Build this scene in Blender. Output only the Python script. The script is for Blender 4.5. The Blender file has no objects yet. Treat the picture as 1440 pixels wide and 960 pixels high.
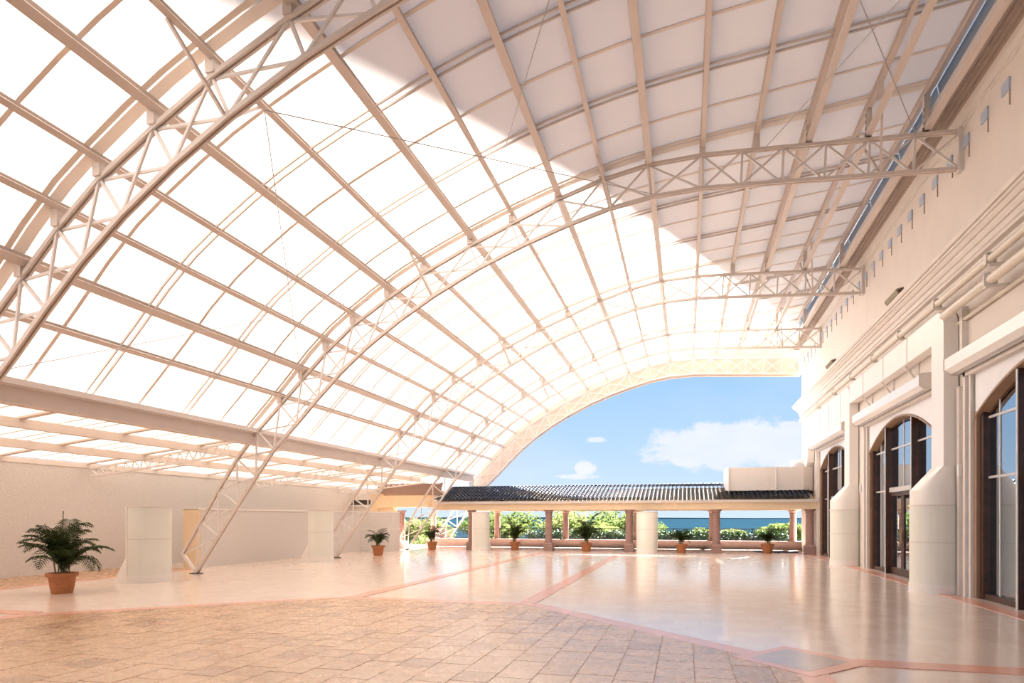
import bpy, bmesh, math, random
from mathutils import Vector, Matrix
random.seed(7)
C = bpy.context.scene.collection
# ------------------------------------------------------------------ camera
YAW = math.radians(15.228)
cam_d = bpy.data.cameras.new('camera'); cam = bpy.data.objects.new('camera', cam_d); C.objects.link(cam)
cam.location = (0, 0, 1.7); cam.rotation_euler = (math.pi/2, 0, YAW)
cam_d.sensor_width = 36; cam_d.lens = 22.5; cam_d.shift_y = 248/1440; cam_d.clip_end = 8000; cam_d.clip_start = .05
bpy.context.scene.camera = cam
# ------------------------------------------------------------------ world, sun, exposure
vs = bpy.context.scene.view_settings
vs.view_transform = 'Standard'; vs.look = 'None'; vs.gamma = 1; vs.use_curve_mapping = False
vs.exposure = 2.5
w = bpy.data.worlds.new('sky'); bpy.context.scene.world = w; w.use_nodes = True
SKY_STRENGTH = .195
SUN_E = 15.5
nt = w.node_tree; N = nt.nodes; L = nt.links; N.clear()
def mnode(op, a=None, b=None, c=None, clamp=False):
    n = N.new('ShaderNodeMath'); n.operation = op; n.use_clamp = clamp
    for i, v in enumerate((a, b, c)):
        if v is None: continue
        if isinstance(v, (int, float)): n.inputs[i].default_value = v
        else: L.new(v, n.inputs[i])
    return n.outputs[0]
tc = N.new('ShaderNodeTexCoord'); sp = N.new('ShaderNodeSeparateXYZ'); L.new(tc.outputs['Generated'], sp.inputs[0])
sx, sy, sz = sp.outputs
ramp = N.new('ShaderNodeValToRGB'); L.new(sz, ramp.inputs[0])
er = ramp.color_ramp
er.elements[0].position = 0.0; er.elements[0].color = (.66, .80, .95, 1)
er.elements[1].position = .6; er.elements[1].color = (.17, .38, .80, 1)
e = er.elements.new(.10); e.color = (.50, .70, .94, 1)
e = er.elements.new(.24); e.color = (.33, .58, .93, 1)
# cumulus: two banks low over the sea, drifting wisps all round the sky
hyp = mnode('SQRT', mnode('ADD', mnode('MULTIPLY', sx, sx), mnode('MULTIPLY', sy, sy)))
az = mnode('ARCTAN2', sx, sy); el = mnode('DIVIDE', sz, mnode('MAXIMUM', hyp, .01))
cv = N.new('ShaderNodeCombineXYZ'); L.new(az, cv.inputs[0]); L.new(mnode('MULTIPLY', el, 1.6), cv.inputs[1])
n1 = N.new('ShaderNodeTexNoise'); n1.inputs['Scale'].default_value = 26; n1.inputs['Detail'].default_value = 7; n1.inputs['Roughness'].default_value = .62
L.new(cv.outputs[0], n1.inputs['Vector'])
def bank(a0, e0, ra, re_):
    da = mnode('DIVIDE', mnode('SUBTRACT', az, a0), ra); de = mnode('DIVIDE', mnode('SUBTRACT', el, e0), re_)
    return mnode('SUBTRACT', 1.0, mnode('ADD', mnode('POWER', mnode('ABSOLUTE', da), 2.4), mnode('MULTIPLY', de, de)))
f = bank(.072, .107, .145, .038)
for args in ((-.15, .076, .022, .017), (-.135, .121, .02, .006), (-.165, .064, .05, .006), (.02, .085, .07, .015), (.75, .16, .3, .05), (-1.1, .15, .35, .05), (2.4, .2, .4, .07), (-2.3, .18, .4, .06)):
    f = mnode('MAXIMUM', f, mnode('SUBTRACT', bank(*args), .45))
f = mnode('ADD', mnode('MULTIPLY', f, 1.5), mnode('MULTIPLY', mnode('SUBTRACT', n1.outputs[0], .48), 3.4))
cl = N.new('ShaderNodeMapRange'); cl.interpolation_type = 'SMOOTHSTEP'; L.new(f, cl.inputs[0]); cl.inputs[1].default_value = -.1; cl.inputs[2].default_value = .75
f2 = bank(.0, .5, 9, 9)
n2 = N.new('ShaderNodeTexNoise'); n2.inputs['Scale'].default_value = 3.1; n2.inputs['Detail'].default_value = 6; L.new(cv.outputs[0], n2.inputs['Vector'])
wisp = N.new('ShaderNodeMapRange'); L.new(n2.outputs[0], wisp.inputs[0]); wisp.inputs[1].default_value = .5; wisp.inputs[2].default_value = .8; wisp.inputs[4].default_value = .35
cmask = mnode('MULTIPLY', mnode('MAXIMUM', mnode('MULTIPLY', cl.outputs[0], .82), wisp.outputs[0]), mnode('GREATER_THAN', sz, 0.0))
n3 = N.new('ShaderNodeTexNoise'); n3.inputs['Scale'].default_value = 14; n3.inputs['Detail'].default_value = 3; L.new(cv.outputs[0], n3.inputs['Vector'])
ccol = N.new('ShaderNodeMixRGB'); L.new(n3.outputs[0], ccol.inputs[0]); ccol.inputs[1].default_value = (.70, .77, .90, 1); ccol.inputs[2].default_value = (1.0, .97, .97, 1)
mx = N.new('ShaderNodeMixRGB'); L.new(cmask, mx.inputs[0]); L.new(ramp.outputs[0], mx.inputs[1]); L.new(ccol.outputs[0], mx.inputs[2])
bg = N.new('ShaderNodeBackground'); L.new(mx.outputs[0], bg.inputs[0]); bg.inputs[1].default_value = SKY_STRENGTH
ow = N.new('ShaderNodeOutputWorld'); L.new(bg.outputs[0], ow.inputs[0])
sd = bpy.data.lights.new('sun', 'SUN'); sd.energy = SUN_E; sd.angle = math.radians(.9); sd.color = (1, .955, .905)
sun = bpy.data.objects.new('sun', sd); C.objects.link(sun)
SAZ, SEL = math.radians(24.0), math.radians(48)
sun.rotation_euler = Vector((math.sin(SAZ)*math.cos(SEL), math.cos(SAZ)*math.cos(SEL), math.sin(SEL))).to_track_quat('Z', 'Y').to_euler()

# ------------------------------------------------------------------ materials
def mat(name, col, rough=.6, metal=0, spec=.5, noise=None, bump=None, trans=0, coat=0, emis=None):
    """noise=(scale, amount, [second colour]); bump=(scale, strength)"""
    m = bpy.data.materials.new(name); m.use_nodes = True; t = m.node_tree; b = t.nodes['Principled BSDF']
    b.inputs['Base Color'].default_value = (*col, 1); b.inputs['Roughness'].default_value = rough
    b.inputs['Metallic'].default_value = metal; b.inputs['Specular IOR Level'].default_value = spec
    if coat: b.inputs['Coat Weight'].default_value = coat
    g = t.nodes.new('ShaderNodeTexCoord')
    if noise:
        n = t.nodes.new('ShaderNodeTexNoise'); n.inputs['Scale'].default_value = noise[0]; n.inputs['Detail'].default_value = 5
        t.links.new(g.outputs['Object'], n.inputs['Vector'])
        r = t.nodes.new('ShaderNodeValToRGB'); c2 = noise[2] if len(noise) > 2 else tuple(c*(1-noise[1]) for c in col)
        r.color_ramp.elements[0].position = .35; r.color_ramp.elements[1].position = .68
        r.color_ramp.elements[0].color = (*c2, 1); r.color_ramp.elements[1].color = (*col, 1)
        t.links.new(n.outputs[0], r.inputs[0]); t.links.new(r.outputs[0], b.inputs['Base Color'])
    if bump:
        n = t.nodes.new('ShaderNodeTexNoise'); n.inputs['Scale'].default_value = bump[0]; n.inputs['Detail'].default_value = 3
        t.links.new(g.outputs['Object'], n.inputs['Vector'])
        bp = t.nodes.new('ShaderNodeBump'); bp.inputs['Strength'].default_value = bump[1]; bp.inputs['Distance'].default_value = .02
        t.links.new(n.outputs[0], bp.inputs['Height']); t.links.new(bp.outputs[0], b.inputs['Normal'])
    if trans:
        tr = t.nodes.new('ShaderNodeBsdfTranslucent'); mxs = t.nodes.new('ShaderNodeMixShader'); mxs.inputs[0].default_value = trans
        src = b.inputs['Base Color']
        if src.is_linked: t.links.new(src.links[0].from_socket, tr.inputs[0])
        else: tr.inputs[0].default_value = (*col, 1)
        o = t.nodes['Material Output']; t.links.new(b.outputs[0], mxs.inputs[1]); t.links.new(tr.outputs[0], mxs.inputs[2]); t.links.new(mxs.outputs[0], o.inputs[0])
    return m
M = {}
M['fabric'] = mat('translucent_membrane', (.985, .945, .90), .7, spec=.05, noise=(.7, .02), trans=.175)
M['side_fabric'] = mat('side_roof_membrane', (.95, .86, .76), .7, spec=.1, noise=(.7, .025), trans=.08)
M['joint_fabric'] = mat('joint_membrane', (.93, .84, .76), .7, spec=.1, trans=.12)
M['fabric_band'] = mat('doubled_membrane', (.86, .74, .63), .7, spec=.1, trans=.06)
M['cladding'] = mat('arch_cladding_membrane', (.66, .51, .41), .8, spec=.1, noise=(1.5, .08), trans=.03)
M['steel'] = mat('cream_painted_steel', (.72, .61, .54), .45, noise=(2, .05))
M['white_steel'] = mat('white_painted_steel', (.76, .68, .63), .4, noise=(2, .03))
M['cable'] = mat('galvanised_cable', (.45, .42, .40), .4, metal=.6)
M['dark_bracket'] = mat('dark_bracket', (.10, .08, .07), .6)
M['plaster'] = mat('peach_plaster', (.80, .71, .64), .8, noise=(1.3, .05), bump=(60, .05))
M['frieze'] = mat('cream_moulding', (.78, .70, .64), .7, noise=(3, .05))
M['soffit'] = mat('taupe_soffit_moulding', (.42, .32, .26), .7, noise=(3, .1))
M['duct'] = mat('white_painted_sheet_metal', (.90, .83, .77), .35, noise=(2, .03))
M['tympanum'] = mat('cool_white_panel', (.86, .84, .85), .6, noise=(4, .04))
M['box_white'] = mat('glossy_white_shutter_box', (.93, .89, .86), .22, noise=(4, .03))
M['pipe'] = mat('beige_pipe', (.72, .63, .52), .3)
M['stucco'] = mat('rough_white_stucco', (.80, .74, .70), .9, noise=(28, .16), bump=(45, .9))
M['tan_wall'] = mat('tan_render', (.80, .62, .42), .8, noise=(2, .06))
M['sunlit_yellow'] = mat('sunlit_yellow_render', (.82, .62, .40), .8, noise=(2, .05))  # yellow of sunlight on this wall put into the base colour
M['pink_stone'] = mat('pink_stone', (.36, .215, .18), .7, noise=(5, .14), bump=(30, .2))
M['pink_render'] = mat('dusky_pink_render', (.31, .205, .175), .8, noise=(3, .1))
M['soil'] = mat('soil', (.05, .03, .02), .9)
M['terracotta'] = mat('terracotta', (.50, .18, .065), .6, noise=(8, .2), bump=(40, .1))
M['leaf'] = mat('palm_leaf', (.060, .080, .014), .5, spec=.25, noise=(3, .3, (.022, .036, .008)), trans=.25)
M['garden_leaf'] = mat('garden_palm_leaf', (.16, .20, .06), .9, spec=.02, trans=.4)
M['stem'] = mat('palm_stem', (.16, .15, .05), .5)
M['wood'] = mat('dark_stained_wood', (.075, .028, .014), .35, noise=(6, .4))
M['reveal'] = mat('shaded_beige_reveal', (.34, .21, .13), .5, noise=(5, .1))  # beige reveal, its shade put into this brown base colour
M['bar'] = mat('pale_glazing_bar', (.62, .58, .56), .25)
M['bronze'] = mat('bronze_fitting', (.35, .25, .14), .4, metal=.4)
M['iron'] = mat('black_iron', (.02, .02, .025), .45)
M['roof_tile'] = mat('blue_glazed_roof_tile', (.06, .085, .16), .33, noise=(6, .5, (.08, .095, .14)))
M['hedge'] = mat('hedge_leaf', (.014, .042, .014), .5, noise=(5, .4, (.03, .075, .022)), trans=.2)
M['tree'] = mat('sunlit_foliage', (.15, .185, .065), .9, spec=.02, noise=(1.2, .4, (.07, .11, .03)), trans=.45)
M['tree_b'] = mat('yellow_green_foliage', (.22, .235, .10), .9, spec=.02, noise=(1.2, .3, (.13, .17, .05)), trans=.45)
M['pink_flower'] = mat('pink_blossom', (.22, .08, .08), .7, trans=.3)
M['bark'] = mat('bark', (.20, .15, .11), .9)
M['ground'] = mat('lawn_and_sand', (.06, .07, .03), .95, noise=(.15, .3, (.12, .11, .07)))
M['sea'] = mat('sea_water', (.006, .017, .027), .9, spec=.0, noise=(.01, .2))
M['blue_panel'] = mat('pale_blue_sheet', (.36, .43, .52), .5, trans=.12)
M['vent_sky'] = mat('sky_tinted_vent_pane', (.48, .54, .66), .5)  # blue of the sky on the vents put into their colour
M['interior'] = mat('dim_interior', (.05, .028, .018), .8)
M['shadow_dark'] = mat('painted_shadow_blue', (.03, .04, .09), .8)
M['white_plastic'] = mat('white_plastic', (.88, .84, .80), .4)
# ribbed casing
def ribbed():
    m = mat('ribbed_casing', (.82, .79, .70), .4); t = m.node_tree; b = t.nodes['Principled BSDF']
    g = t.nodes.new('ShaderNodeTexCoord'); s = t.nodes.new('ShaderNodeSeparateXYZ'); t.links.new(g.outputs['Object'], s.inputs[0])
    a = t.nodes.new('ShaderNodeMath'); a.operation = 'ARCTAN2'; t.links.new(s.outputs[0], a.inputs[0]); t.links.new(s.outputs[1], a.inputs[1])
    k = t.nodes.new('ShaderNodeMath'); k.operation = 'MULTIPLY'; k.inputs[1].default_value = 110; t.links.new(a.outputs[0], k.inputs[0])
    q = t.nodes.new('ShaderNodeMath'); q.operation = 'SINE'; t.links.new(k.outputs[0], q.inputs[0])
    bp = t.nodes.new('ShaderNodeBump'); bp.inputs['Strength'].default_value = .35; bp.inputs['Distance'].default_value = .006
    t.links.new(q.outputs[0], bp.inputs['Height']); t.links.new(bp.outputs[0], b.inputs['Normal'])
    return m
M['ribbed'] = ribbed()
def marble(name, c1, c2, c3, rough, tile=None, rnd=None, nsc=1.0):
    m = bpy.data.materials.new(name); m.use_nodes = True; t = m.node_tree; b = t.nodes['Principled BSDF']
    g = t.nodes.new('ShaderNodeNewGeometry')
    n = t.nodes.new('ShaderNodeTexNoise'); n.inputs['Scale'].default_value = 1.1*nsc; n.inputs['Detail'].default_value = 8; n.inputs['Roughness'].default_value = .65
    t.links.new(g.outputs['Position'], n.inputs['Vector'])
    r = t.nodes.new('ShaderNodeValToRGB'); r.color_ramp.elements[0].position = .3; r.color_ramp.elements[1].position = .7
    c2 = tuple(a_*.55+b_*.45 for a_, b_ in zip(c1, c2)); r.color_ramp.elements[0].color = (*c2, 1); r.color_ramp.elements[1].color = (*c1, 1); t.links.new(n.outputs[0], r.inputs[0])
    out = r.outputs[0]
    if tile:
        bk = t.nodes.new('ShaderNodeTexBrick'); bk.inputs['Scale'].default_value = 1; bk.inputs['Brick Width'].default_value = tile; bk.inputs['Row Height'].default_value = tile
        bk.inputs['Mortar Size'].default_value = .004; bk.inputs['Mortar Smooth'].default_value = .3; bk.inputs['Bias'].default_value = 0
        bk.inputs['Color1'].default_value = (1, 1, 1, 1); bk.inputs['Color2'].default_value = (.93, .90, .88, 1); bk.inputs['Mortar'].default_value = (.86, .80, .75, 1)
        t.links.new(g.outputs['Position'], bk.inputs['Vector'])
        mm = t.nodes.new('ShaderNodeMixRGB'); mm.blend_type = 'MULTIPLY'; mm.inputs[0].default_value = 1; t.links.new(out, mm.inputs[1]); t.links.new(bk.outputs[0], mm.inputs[2]); out = mm.outputs[0]
    if rnd:
        if rnd == 'object': o = t.nodes.new('ShaderNodeObjectInfo').outputs['Random']
        else: o = g.outputs['Random Per Island']
        rr = t.nodes.new('ShaderNodeValToRGB'); rr.color_ramp.elements[0].color = (*c3, 1); rr.color_ramp.elements[0].position = .0
        rr.color_ramp.elements[1].color = (1, 1, 1, 1); rr.color_ramp.elements[1].position = .35
        t.links.new(o, rr.inputs[0])
        mm = t.nodes.new('ShaderNodeMixRGB'); mm.blend_type = 'MULTIPLY'; mm.inputs[0].default_value = 1; t.links.new(out, mm.inputs[1]); t.links.new(rr.outputs[0], mm.inputs[2]); out = mm.outputs[0]
    t.links.new(out, b.inputs['Base Color'])
    rn = t.nodes.new('ShaderNodeTexNoise'); rn.inputs['Scale'].default_value = 5; rn.inputs['Detail'].default_value = 4; t.links.new(g.outputs['Position'], rn.inputs['Vector'])
    mr = t.nodes.new('ShaderNodeMapRange'); mr.inputs[1].default_value = .3; mr.inputs[2].default_value = .7; mr.inputs[3].default_value = rough*.85; mr.inputs[4].default_value = rough*1.25
    t.links.new(rn.outputs[0], mr.inputs[0]); t.links.new(mr.outputs[0], b.inputs['Roughness'])
    b.inputs['Specular IOR Level'].default_value = .6; b.inputs['Coat Weight'].default_value = .3 if tile else .12; b.inputs['Coat Roughness'].default_value = .10
    bp = t.nodes.new('ShaderNodeBump'); bp.inputs['Strength'].default_value = .025; bp.inputs['Distance'].default_value = .01
    t.links.new(rn.outputs[0], bp.inputs['Height']); t.links.new(bp.outputs[0], b.inputs['Normal'])
    return m
M['marble'] = marble('pale_polished_travertine', (.86, .71, .605), (.79, .61, .50), (1, 1, 1), .16, tile=.405)
M['tan_tile'] = marble('tan_honed_tile', (.53, .30, .155), (.42, .235, .12), (.70, .62, .58), .26, rnd='object')
M['tan_tile_many'] = marble('tan_honed_tile_many', (.53, .30, .155), (.42, .235, .12), (.70, .62, .58), .26, rnd='island')
M['grout'] = mat('grout', (.42, .26, .155), .8)
M['pink_marble'] = marble('pink_marble', (.74, .37, .27), (.62, .28, .20), (1, 1, 1), .2, nsc=3)
M['grey_marble'] = marble('grey_marble', (.50, .38, .32), (.36, .28, .25), (1, 1, 1), .2, nsc=3)
def glass():
    m = bpy.data.materials.new('dark_reflective_glass'); m.use_nodes = True; t = m.node_tree; t.nodes.clear()
    o = t.nodes.new('ShaderNodeOutputMaterial'); gl = t.nodes.new('ShaderNodeBsdfGlossy'); gl.inputs['Roughness'].default_value = .015; gl.inputs['Color'].default_value = (.82, .90, .98, 1)
    tr = t.nodes.new('ShaderNodeBsdfTransparent'); tr.inputs[0].default_value = (.55, .48, .42, 1)
    lw = t.nodes.new('ShaderNodeFresnel'); lw.inputs[0].default_value = 1.9
    a = t.nodes.new('ShaderNodeMath'); a.operation = 'MULTIPLY_ADD'; a.inputs[1].default_value = 1.1; a.inputs[2].default_value = .34; a.use_clamp = True
    t.links.new(lw.outputs[0], a.inputs[0])
    x = t.nodes.new('ShaderNodeMixShader'); t.links.new(a.outputs[0], x.inputs[0]); t.links.new(tr.outputs[0], x.inputs[1]); t.links.new(gl.outputs[0], x.inputs[2]); t.links.new(x.outputs[0], o.inputs[0])
    return m
M['glass'] = glass()

# ------------------------------------------------------------------ helpers
class MB:
    def __init__(s): s.v = []; s.f = []
    def add(s, vs_, fs):
        o = len(s.v); s.v += [tuple(p) for p in vs_]; s.f += [tuple(i+o for i in q) for q in fs]; return s
    def box(s, x0, x1, y0, y1, z0, z1):
        return s.add([(x0,y0,z0),(x1,y0,z0),(x1,y1,z0),(x0,y1,z0),(x0,y0,z1),(x1,y0,z1),(x1,y1,z1),(x0,y1,z1)],
                     [(0,3,2,1),(4,5,6,7),(0,1,5,4),(1,2,6,5),(2,3,7,6),(3,0,4,7)])
    def sect(s, p, q, poly, up=(0,0,1), cap=True):
        """extrude 2D section (side, up) from p to q"""
        p, q = Vector(p), Vector(q); d = (q-p).normalized(); u = Vector(up); side = d.cross(u).normalized(); u = side.cross(d).normalized()
        n = len(poly); vv = [p+side*a+u*b for a, b in poly]+[q+side*a+u*b for a, b in poly]
        ff = [(i, (i+1) % n, n+(i+1) % n, n+i) for i in range(n)]
        if cap: ff += [tuple(range(n-1, -1, -1)), tuple(range(n, 2*n))]
        return s.add(vv, ff)
    def beam(s, p, q, w_, h, up=(0,0,1)):
        return s.sect(p, q, [(-w_/2,-h/2),(w_/2,-h/2),(w_/2,h/2),(-w_/2,h/2)], up)
    def tube(s, p, q, r, n=8):
        up = (0,0,1) if abs((Vector(q)-Vector(p)).normalized().z) < .95 else (1,0,0)
        return s.sect(p, q, [(r*math.cos(2*math.pi*i/n), r*math.sin(2*math.pi*i/n)) for i in range(n)], up)
    def prism(s, poly, axis, a, b):
        """poly of 2D points extruded along axis: 'x' -> (y,z), 'y' -> (x,z), 'z' -> (x,y)"""
        def P(p, t): return {'x': (t, p[0], p[1]), 'y': (p[0], t, p[1]), 'z': (p[0], p[1], t)}[axis]
        n = len(poly)
        return s.add([P(p, a) for p in poly]+[P(p, b) for p in poly], [(i, (i+1) % n, n+(i+1) % n, n+i) for i in range(n)]+[tuple(range(n-1,-1,-1)), tuple(range(n, 2*n))])
    def rings(s, rs, closed=True, cap=True):
        n = len(rs[0]); vv = [p for r in rs for p in r]; ff = []
        for k in range(len(rs)-1):
            for i in range(n if closed else n-1): ff.append((k*n+i, k*n+(i+1) % n, (k+1)*n+(i+1) % n, (k+1)*n+i))
        if cap: ff += [tuple(range(n-1,-1,-1)), tuple(range((len(rs)-1)*n, len(rs)*n))]
        return s.add(vv, ff)
    def lathe(s, prof, n=24, cx=0, cy=0, cap=True):
        return s.rings([[(cx+r*math.cos(2*math.pi*i/n), cy+r*math.sin(2*math.pi*i/n), z) for i in range(n)] for r, z in prof], cap=cap)
    def mesh(s, name, m, smooth=False):
        me = bpy.data.meshes.new(name); me.from_pydata(s.v, [], s.f); me.materials.append(M[m] if isinstance(m, str) else m)
        b = bmesh.new(); b.from_mesh(me); bmesh.ops.recalc_face_normals(b, faces=b.faces); b.to_mesh(me); b.free()
        if smooth:
            me.polygons.foreach_set('use_smooth', [True]*len(me.polygons))
            try: me.set_sharp_from_angle(angle=math.radians(35))
            except Exception: pass
        me.update(); return me
    def build(s, name, m, parent=None, loc=None, smooth=False):
        o = bpy.data.objects.new(name, s.mesh(name, m, smooth)); C.objects.link(o)
        if loc: o.location = loc
        if parent: o.parent = parent
        return o
def obj(name, me, parent=None, loc=(0,0,0), rot=None):
    o = bpy.data.objects.new(name, me); C.objects.link(o); o.location = loc
    if rot: o.rotation_euler = rot
    if parent: o.parent = parent
    return o
def tag(o, label, cat, group=None, kind=None):
    o['label'] = label; o['category'] = cat
    if group: o['group'] = group
    if kind: o['kind'] = kind
    return o
def thing(name, label, cat, loc=(0,0,0), rz=0, group=None):
    o = bpy.data.objects.new(name, None); C.objects.link(o); o.location = loc; o.rotation_euler = (0,0,rz); o.empty_display_size = .2
    return tag(o, label, cat, group)
def struct(o): o['kind'] = 'structure'; return o
def sroot(name, loc=(0,0,0)):
    o = bpy.data.objects.new(name, None); C.objects.link(o); o.location = loc; return struct(o)
def copy_tree(o, parent=None):
    c = o.copy(); C.objects.link(c)
    if parent: c.parent = parent
    for ch in o.children: copy_tree(ch, c)
    return c
ORD = ['first','second','third','fourth','fifth','sixth','seventh','eighth','ninth','tenth','eleventh','twelfth','thirteenth','fourteenth','fifteenth','sixteenth','seventeenth']

# ------------------------------------------------------------------ floor
W = 5.9
floor = sroot('floor')
MB().box(-24, 12, -10, 38.2, -.3, 0).build('slab', 'marble', floor)
# brown octagon of honed tiles, bordered with pink marble
def clip(poly, hp):
    for (nx, ny, c) in hp:
        out = []
        for i in range(len(poly)):
            a, b = poly[i], poly[(i+1) % len(poly)]; da = nx*a[0]+ny*a[1]-c; db = nx*b[0]+ny*b[1]-c
            if da <= 0: out.append(a)
            if da*db < 0:
                t_ = da/(da-db); out.append((a[0]+(b[0]-a[0])*t_, a[1]+(b[1]-a[1])*t_))
        poly = out
        if len(poly) < 3: return None
    return poly
OCT = [(-11.05, 8.4), (-7.05, 12.1), (-2.95, 12.1), (1.2, 7.9), (1.2, 3.4), (-2.95, -.4), (-7.05, -.4), (-11.05, 3.4)]
cxo, cyo = -4.9, 5.9
HP = []
for i in range(8):
    a, b = OCT[i], OCT[(i+1) % 8]; nx, ny = -(b[1]-a[1]), b[0]-a[0]; l = math.hypot(nx, ny); nx /= l; ny /= l
    if nx*(cxo-a[0])+ny*(cyo-a[1]) > 0: nx, ny = -nx, -ny
    HP.append((nx, ny, nx*a[0]+ny*a[1]))
MB().prism(OCT, 'z', .0, .002).build('grout_bed', 'grout', floor)
T = .4125; tiles = []
ix = 0; x = -11.05
while x < 1.2:
    off = (ix % 2)*T/2 + (ix % 3)*.05
    y = 3.6+off - T
    while y < 12.2:
        g = .004
        p = clip([(x+g, y+g), (x+T-g, y+g), (x+T-g, y+T-g), (x+g, y+T-g)], HP)
        if p:
            mx_, my_ = sum(q[0] for q in p)/len(p), sum(q[1] for q in p)/len(p)
            zc = -mx_*math.sin(YAW)+my_*math.cos(YAW); xc = mx_*math.cos(YAW)+my_*math.sin(YAW)
            vis = zc > 6.2 and abs(xc/zc) < .86
            tiles.append((0 if vis else 1, zc, p, len(p) == 4 and abs(p[1][0]-p[0][0]-(T-2*g)) < 1e-6 and abs(p[2][1]-p[1][1]-(T-2*g)) < 1e-6))
        y += T
    x += T; ix += 1
tiles.sort(key=lambda t_: (t_[0], t_[1]))
h_ = T/2-.004
full = [MB().box(-h_, h_, -h_, h_, 0, .006+.001*k).mesh('floor_tile', 'tan_tile') for k in range(3)]
rest = MB()
for k, (nv, zc, p, isfull) in enumerate(tiles):
    mx_, my_ = sum(q[0] for q in p)/len(p), sum(q[1] for q in p)/len(p)
    if k < 298 and isfull: obj('floor_tile', full[random.randrange(3)], floor, (mx_, my_, 0))
    elif k < 298: MB().prism(p, 'z', 0, .007).build('floor_tile', 'tan_tile', floor)
    else: rest.prism(p, 'z', 0, .006+random.random()*.002)
r_ = rest.build('floor_tiles', 'tan_tile_many', floor); r_['kind'] = 'stuff'
def band(pts, w_=.34, z=.0075, m='pink_marble', nm='marble_band'):
    for kk, (a, b) in enumerate(zip(pts, pts[1:])):
        z += .00035*(-1)**kk
        a, b = Vector(a), Vector(b); d = (b-a).normalized(); n = Vector((-d.y, d.x))*w_/2
        MB().prism([tuple(a-n), tuple(b-n), tuple(b+n), tuple(a+n)], 'z', 0, z).build(nm, m, floor)
o2 = [(x_+(x_-cxo)*.022, y_+(y_-cyo)*.022) for x_, y_ in OCT]
band(o2+[o2[0]], .32, .0080)
band([(-6.85, 12.3), (-6.85, 31.0)], .34, .0086); band([(-3.05, 12.3), (-3.05, 31.0)], .34, .0086)
band([(1.4, 8.3), (5.35, 8.3)], .36, .0092); band([(-11.2, 8.75), (-15.8, 8.75)], .36, .0092)
band([(-15.85, -2), (-15.85, 17.9)], .3, .0070); band([(5.58, -2), (5.58, 33)], .34, .0070)
MB().prism([(.55, 8.25), (1.25, 9.1), (2.1, 8.3), (1.3, 7.4)], 'z', 0, .0112).build('marble_band', 'pink_marble', floor)
MB().prism([(.75, 8.25), (1.25, 8.88), (1.85, 8.3), (1.3, 7.65)], 'z', .0, .0125).build('diamond_inset', 'grey_marble', floor)
MB().prism([(-18.6, -4), (-16.0, -4), (-16.0, 18.0), (-18.6, 18.0)], 'z', 0, .005).build('side_strip', 'tan_tile_many', floor)

# ------------------------------------------------------------------ walls
wr = sroot('wall_right')
BAYS = [12.75, 20.9, 29.05]; HWD = 3.12
YE = 36.8
ops = [(4.6-HWD, 4.6+HWD)]+[(c-HWD, c+HWD) for c in BAYS]
segs = []; y0 = -6
for a, b in ops[1:]: segs.append((y0, a)); y0 = b
segs.append((y0, YE))
m_ = MB()
for a, b in segs: m_.box(W, W+.5, a, b, 0, 4.82)
m_.box(W, W+.5, -6, YE, 4.82, 10.9)
m_.build('wall_face', 'plaster', wr)
# set-back hotel block above (its far corner casts the shadow on the membrane)
hb = sroot('wall_hotel_block')
MB().box(W+.5, 30, -40, YE, 10.9, 46).build('upper_storeys', 'plaster', hb)
MB().box(W+.5, 30, -40, -6, 0, 10.9).build('lower_storeys', 'plaster', hb)
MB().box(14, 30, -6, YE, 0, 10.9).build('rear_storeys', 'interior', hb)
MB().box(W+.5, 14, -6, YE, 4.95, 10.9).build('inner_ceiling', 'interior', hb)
MB().box(W+.5, 14, YE-.4, YE, 0, 4.95).build('end_wall', 'plaster', hb)
# big cornice, X-Z section along Y
def run(poly, name, m, parent=None, ya=-3, yb=YE+.0, smooth=False):
    return MB().prism(poly, 'y', ya, yb).build(name, m, parent)
tr1 = sroot('trim_1')
run([(W,7.08),(5.80,7.10),(5.80,7.16),(5.76,7.18),(5.76,7.30),(W,7.30)], 'lower_fillet', 'frieze', tr1, yb=YE+.1)
run([(W,7.30),(5.72,7.30),(5.68,7.36),(5.68,7.42),(W,7.42)], 'middle_fillet', 'frieze', tr1, yb=YE+.15)
run([(W,7.42),(5.64,7.42),(5.60,7.46),(5.58,7.50),(W,7.50)], 'cyma', 'frieze', tr1, yb=YE+.22)
run([(W,7.50),(5.54,7.50),(5.54,7.56),(W,7.56)], 'corona', 'frieze', tr1, yb=YE+.28)
run([(W,7.56),(5.50,7.57),(5.47,7.63),(5.47,7.67),(W,7.67)], 'top_fillet', 'frieze', tr1, yb=YE+.33)
run([(W,6.88),(5.80,6.88),(5.78,6.94),(5.82,6.95),(5.82,7.0),(W,7.0)], 'bead', 'frieze', tr1)
tr2 = sroot('trim_2')
run([(5.9,10.28),(5.87,10.28),(5.87,10.33),(5.84,10.33),(5.84,10.36),(5.9,10.36)], 'lower_fillet', 'frieze', tr2)
run([(5.9,10.36),(5.85,10.36),(5.80,10.48),(5.76,10.56),(5.9,10.56)], 'light_cove', 'frieze', tr2)
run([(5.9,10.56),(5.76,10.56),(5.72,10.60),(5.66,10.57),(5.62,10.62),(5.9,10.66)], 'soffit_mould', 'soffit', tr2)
run([(5.9,10.66),(5.62,10.62),(5.57,10.60),(5.54,10.66),(5.48,10.63),(5.46,10.70),(5.9,10.9)], 'soffit_ogee', 'soffit', tr2)
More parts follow.
